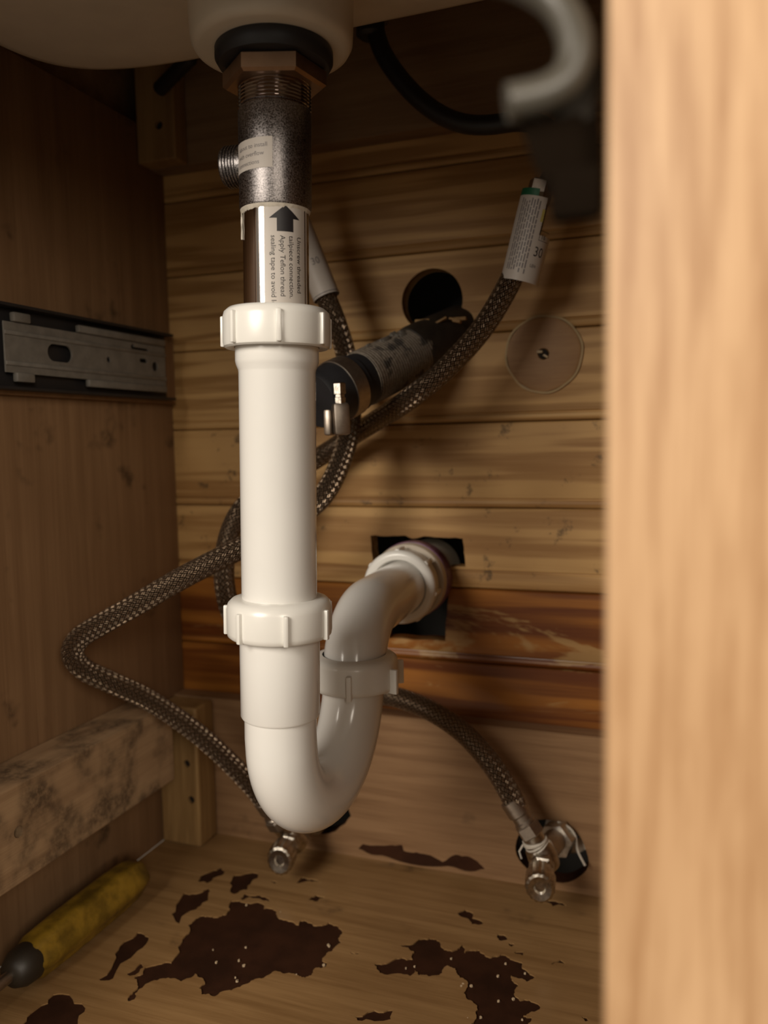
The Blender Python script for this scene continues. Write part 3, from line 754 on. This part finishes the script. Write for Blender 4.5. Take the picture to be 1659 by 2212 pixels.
for body_, sz, s0, t0 in (('30', 8.6, 4.2, 15.5), ('16', 4.6, 6.8, 26.5), ('LEN', 2.8, 4.0, 8.5)):
    v, f = text_faces(body_, sz); bt.merge(wrapped([(p[0] * .85 + s0, p[1] + t0) for p in v], f, F(.06)))
for a0_, b0_, a1_, b1_ in ((5.6, 25.4, 5.9, 31.6), (5.6, 31.3, 14, 31.6), (5.6, 25.4, 14, 25.7)): bt.merge(wrapped(*rect(a0_, b0_, a1_, b1_), F(.06)))
bt.build('size_print', INK, tag1, fixn=False)
A, B = onY(706, 643, -58), onY(640, 478, -60)
mk, vw, sd = frame_on(A, B - A); sgn = 1 if sd.dot(RT) > 0 else -1; r2 = 9.6
F2 = lambda dr: (lambda s, t: mk(r2 + dr)(s * sgn, t))
L2 = (B - A).length
tag2 = wrapped(*rect(-22, 0, 29, L2), F2(0)).build('tag', PAPER, h2)
wrapped(*rect(-22, 1.2, 29, 1.8), F2(.05)).build('tag_line', INKGREY, tag2)
v, f = text_faces('30', 7.0); wrapped([(p[0] * .9 - 1.0, p[1] + 22) for p in v], f, F2(.06)).build('size_print', INKGREY, tag2, fixn=False)

# black faucet hose meeting the tagged hose, and the faucet fitting it hangs from
fs = thing('faucet_shank', 'dark threaded faucet shank with a clamp nut behind the sink bowl', 'faucet fitting', onY(800, 90, -62))
c0 = onY(800, 62, -62)
MB().lathe([(7, -6), (9.5, -4), (9.5, 26), (11.5, 26.5), (11.5, 34), (7, 35), (7, 70)], c0, (0, 0, 1), 32).build('shank', RUBBER, fs)
MB().lathe([(13, 0), (15, 1), (15, 10), (13, 11)], c0 + Vector((0, 0, 6)), (0, 0, 1), 6).build('clamp_nut', GALV, fs, sharp=20)
MB().box(c0 + Vector((14, -4, 18)), (11, 9, 3), 1).build('bracket', SLIDEBLACK, fs)
bh = smooth_path([c0 + Vector((2, 0, 4)), onY(824, 108, -62), onY(858, 162, -62), onY(905, 214, -62), onY(955, 250, -62), onY(1005, 268, -62), onY(1060, 270, -61), onY(1120, 262, -60), onY(1180, 275, -58), onY(1205, 330, -56), onY(1190, 385, -55), H1top - H1dir * 4], 3)
bho = MB().tube(bh, 6.1, 20).build('faucet_hose', BLACKHOSE, origin=bh[0])
tag(bho, 'thin black rubber faucet hose arching below the dark back rail', 'hose')
MB().lathe([(8.4, -2), (8.4, 11), (7.4, 12)], H1top, -H1dir, 6).build('coupling_nut', STEEL, h1, sharp=20)

# the other faucet tail: from the sleeve of the kinked hose up behind the drain
ft = smooth_path([Q[0] + (Q[0] - Q[4]) * -.5, Q[0], onY(628, 420, -62), onY(612, 320, -64), onY(604, 200, -66), onY(602, 90, -66), onY(602, 45, -66)], 3)
MB().tube(ft, 6.0, 20).build('faucet_tail', BLACKHOSE, h2)

# dark slanting bar beside the upper corner block
ca, cb_ = onY(345, 192, -40), onY(408, 128, -60)
tag(MB().tube([ca, ca + (cb_ - ca) * .5, cb_, cb_ + Vector((10, -14, 20))], [5.5, 5.5, 6, 6], 12).build('slanting_bar', SLIDEBLACK, origin=ca), 'dark slanting bar between the upper corner block and the sink', 'bar')

# ------------------------------------------------------------------ shut-off valves
def valve(D, label, screws, esc):
    v = thing('shutoff_valve', label, 'valve', (D['body'].x, D['body'].y, 0))
    o, b, h, i = D['out'], D['body'], D['handle'], D['inlet']
    MB().tube([i + Vector((0, 30, 0)), i, i + (b - i) * .35 + Vector((0, 0, 2)), b], 8.2, 28).build('inlet_pipe', STEEL, v)
    MB().lathe([(9, -2), (12.6, -1), (12.6, 10), (9, 11)], b + (i - b) * .62, (b - i), 6).build('packing_nut', WORN, v, sharp=20)
    ax = (b - o)
    MB().lathe([(6, 0), (7.4, .4), (7.4, ax.length * .55), (9.6, ax.length * .7), (10.6, ax.length), (9, ax.length + 9), (5, ax.length + 11)], o, ax, 32).build('body', WORN, v)
    hd = h - b; L = hd.length
    MB().lathe([(8.6, 0), (8.6, L * .45), (6.4, L * .5), (6.4, L * .8), (4, L * .82)], b, hd, 6).build('bonnet', WORN, v, sharp=20)
    # oval fluted handle
    q = hd.to_track_quat('Z', 'X')
    n = 64; prof = [(8.5, -9), (10.2, -8), (10.6, -5), (10.6, 3), (9.8, 5.0), (8.2, 5.8), (4.2, 5.0), (3.4, 3.8), (2.6, 3.8)]; vs = []
    for r, z_ in prof:
        for j in range(n):
            a = 2 * pi * j / n; fl_ = 1 + (.035 * sin(16 * a) if r > 8.4 else 0)
            vs.append(h + q @ Vector((r * 1.12 * fl_ * cos(a), r * .92 * fl_ * sin(a), z_)))
    m = len(prof)
    MB().add(vs, [(x * n + j, x * n + (j + 1) % n, (x + 1) * n + (j + 1) % n, (x + 1) * n + j) for x in range(m - 1) for j in range(n)] + [tuple(range(n)), tuple((m - 1) * n + j for j in range(n))]).build('handle', WORN, v, sharp=25)
    if screws:
        tp_ = MB(); R = random.Random(6)
        for k in range(5):
            c = o + ax * (.42 + .07 * k); qq = ax.to_track_quat('Z', 'Y'); ph = R.uniform(-.3, .3)
            pts = [c + qq @ Vector((7.9 * cos(t * .32), 7.9 * sin(t * .32), 1.6 * sin(t * .32 + ph + k))) for t in range(20)]
            tp_.tube(pts, [.55 + .5 * R.random() for _ in pts], 6)
        tp_.tube([o + ax * .5 + Vector((-8, -4, -1)), o + ax * .55 + Vector((-11, -5, -5)), o + ax * .6 + Vector((-10, -5, -9))], .7, 6)
        tp_.build('thread_tape', TAPE, v)
    if esc:
        pts = smooth_path([onY(1205, 1776, -19), onY(1228, 1786, -21), onY(1243, 1806, -21), (onY(1248, 1838, -22)), onY(1264, 1870, -24)], 1.5)
        MB().tube(pts, [.9] * len(pts), 8).build('tape_strand', TAPE, v)
        MB().lathe([(9.5, 0), (17, -2), (17.6, -3)], (113, -8, 45), (0, 1, 0), 40, False, False).build('escutcheon', PVCHUB, v)
    return v
valve(VR, 'worn chrome shut-off valve wrapped in white tape, right of the trap', True, True)
valve(VL, 'worn chrome shut-off valve half hidden behind the bottom of the trap', False, False)

# ------------------------------------------------------------------ drawer slide on the left panel
sl = thing('drawer_slide', 'grey metal drawer slide screwed to the left side panel', 'drawer slide', (-213, -200, 366))
XS = -213.4
och = MB().box((XS + .6, -225, 394.5), (.6, 207, 26.5), .3).box((XS + 5, -225, 420.2), (5, 207, 1.0), .5).box((XS + 5, -225, 368.8), (5, 207, 1.0), .5)
och.build('outer_channel', SLIDEBLACK, sl)
xi = XS + 6.0
def SPT(x, y): p = onX(x, y, xi); return p.y, p.z
y0, y1 = SPT(10, 750)[0], SPT(358, 800)[0]
inner = MB().box((xi - .6, (y0 + y1) / 2, 394.5), (.6, (y1 - y0) / 2, 15.8), .3)
for zz in (403.5, 384.5): MB().box((xi + .2, (y0 + y1) / 2, zz), (.9, (y1 - y0) / 2, 1.4), .7).build('ridge', GALV, sl)
io = inner.build('inner_member', GALV, sl)
def obround(x0, x1, yt, yb):
    a, zt = SPT(x0, (yt + yb) / 2); b, _ = SPT(x1, (yt + yb) / 2); h_ = abs(SPT((x0 + x1) / 2, yt)[1] - SPT((x0 + x1) / 2, yb)[1]) / 2
    zc = SPT((x0 + x1) / 2, (yt + yb) / 2)[1]; h_ = min(h_, (b - a) / 2)
    P_ = [(a + h_ + h_ * cos(t), zc + h_ * sin(t)) for t in [pi / 2 + pi * k / 10 for k in range(11)]] + [(b - h_ + h_ * cos(t), zc + h_ * sin(t)) for t in [-pi / 2 + pi * k / 10 for k in range(11)]]
    return P_
YZ = lambda a, b, d: (d, a, b)
cut(io, MB().prism(obround(103, 156, 745, 782), xi - 6, xi + 6, YZ))
for q_ in ((329, 341, 780, 804), (302, 318, 775, 784), (283, 290, 742, 756), (288, 320, 752, 757), (231, 239, 766, 788)): cut(io, MB().prism(obround(*q_), xi - 6, xi + 6, YZ))
ya, yb_ = SPT(165, 705)[0], SPT(352, 735)[0]
MB().box((xi + .5, (ya + yb_) / 2, 413.0), (2.0, (yb_ - ya) / 2, 2.6), 1.0).build('rolled_edge', GALV, sl)
MB().box((xi + .5, (ya + yb_) / 2 + 4, 376.0), (2.0, (yb_ - ya) / 2 - 4, 2.6), 1.0).build('rolled_edge', GALV, sl)
for (x_0, x_1, yy) in ((24, 60, 683), (32, 70, 815)):
    a, zt = SPT(x_0, yy); b, _ = SPT(x_1, yy); zt = 413.5 if yy < 750 else 376.0
    MB().box((xi + .4, (a + b) / 2, zt), (2.2, (b - a) / 2, 3.0), 1.0).build('retainer', GALV, sl)

# ------------------------------------------------------------------ out-of-focus hinge at the stile
def dep(x, y, d): return CAM + ray(x, y) * d
hg = thing('cabinet_hinge', 'out-of-focus grey bent hinge arm hanging beside the pale stile', 'hinge', dep(1200, 300, 148))
arm = smooth_path([dep(1050, -60, 152), dep(1130, -40, 150), dep(1205, 10, 148), dep(1243, 90, 146), dep(1232, 160, 146), dep(1185, 200, 146), dep(1130, 215, 146), dep(1095, 222, 146)], 1.0)
MB().tube(arm, 3.3, 16).build('arm', HINGE, hg)
e1 = dep(1095, 222, 146)
MB().box(dep(1245, 215, 150), (4.2, 2.0, 6.5), 1.8, Matrix.Rotation(radians(12), 3, 'Y')).build('cup', HINGECUP, hg)
plt = MB().prism([(1118, 250), (1180, 262), (1296, 235), (1300, 350), (1296, 465), (1235, 470), (1190, 430), (1150, 350)], 148, 152, lambda a, b, d: dep(a, b, d))
plt.build('mounting_plate', HINGEDARK, hg)
MB().box(dep(1245, 420, 146), (4.6, 2.2, 4.6), 1.5).build('screw_boss', HINGEDARK, hg)

# ------------------------------------------------------------------ screwdriver in the corner by the left panel
s0, s1 = Vector((-188, -236, 15.4)), Vector((-188, -112, 15.4)); dv = (s1 - s0).normalized()
sdv = thing('screwdriver', 'worn yellow-handled screwdriver lying below the mildewed side rail', 'screwdriver', (-186, -170, 0))
MB().lathe([(6, 6), (10.5, 8), (13.4, 16), (14.4, 40), (14.6, 90), (13.8, 110), (11.4, 119), (7, 123), (3, 124.5)], s0, dv, 48, wob=lambda a, z: 1 + .05 * cos(6 * a)).build('handle', HANDLE, sdv)
MB().lathe([(5, -4), (8.6, -2), (11.6, 4), (12.2, 12), (11.4, 14)], s0, dv, 36).build('collar', HANDLEDARK, sdv)
MB().lathe([(3.4, -78), (3.6, -76), (3.6, 0)], s0, dv, 24).build('shaft', STEEL, sdv)
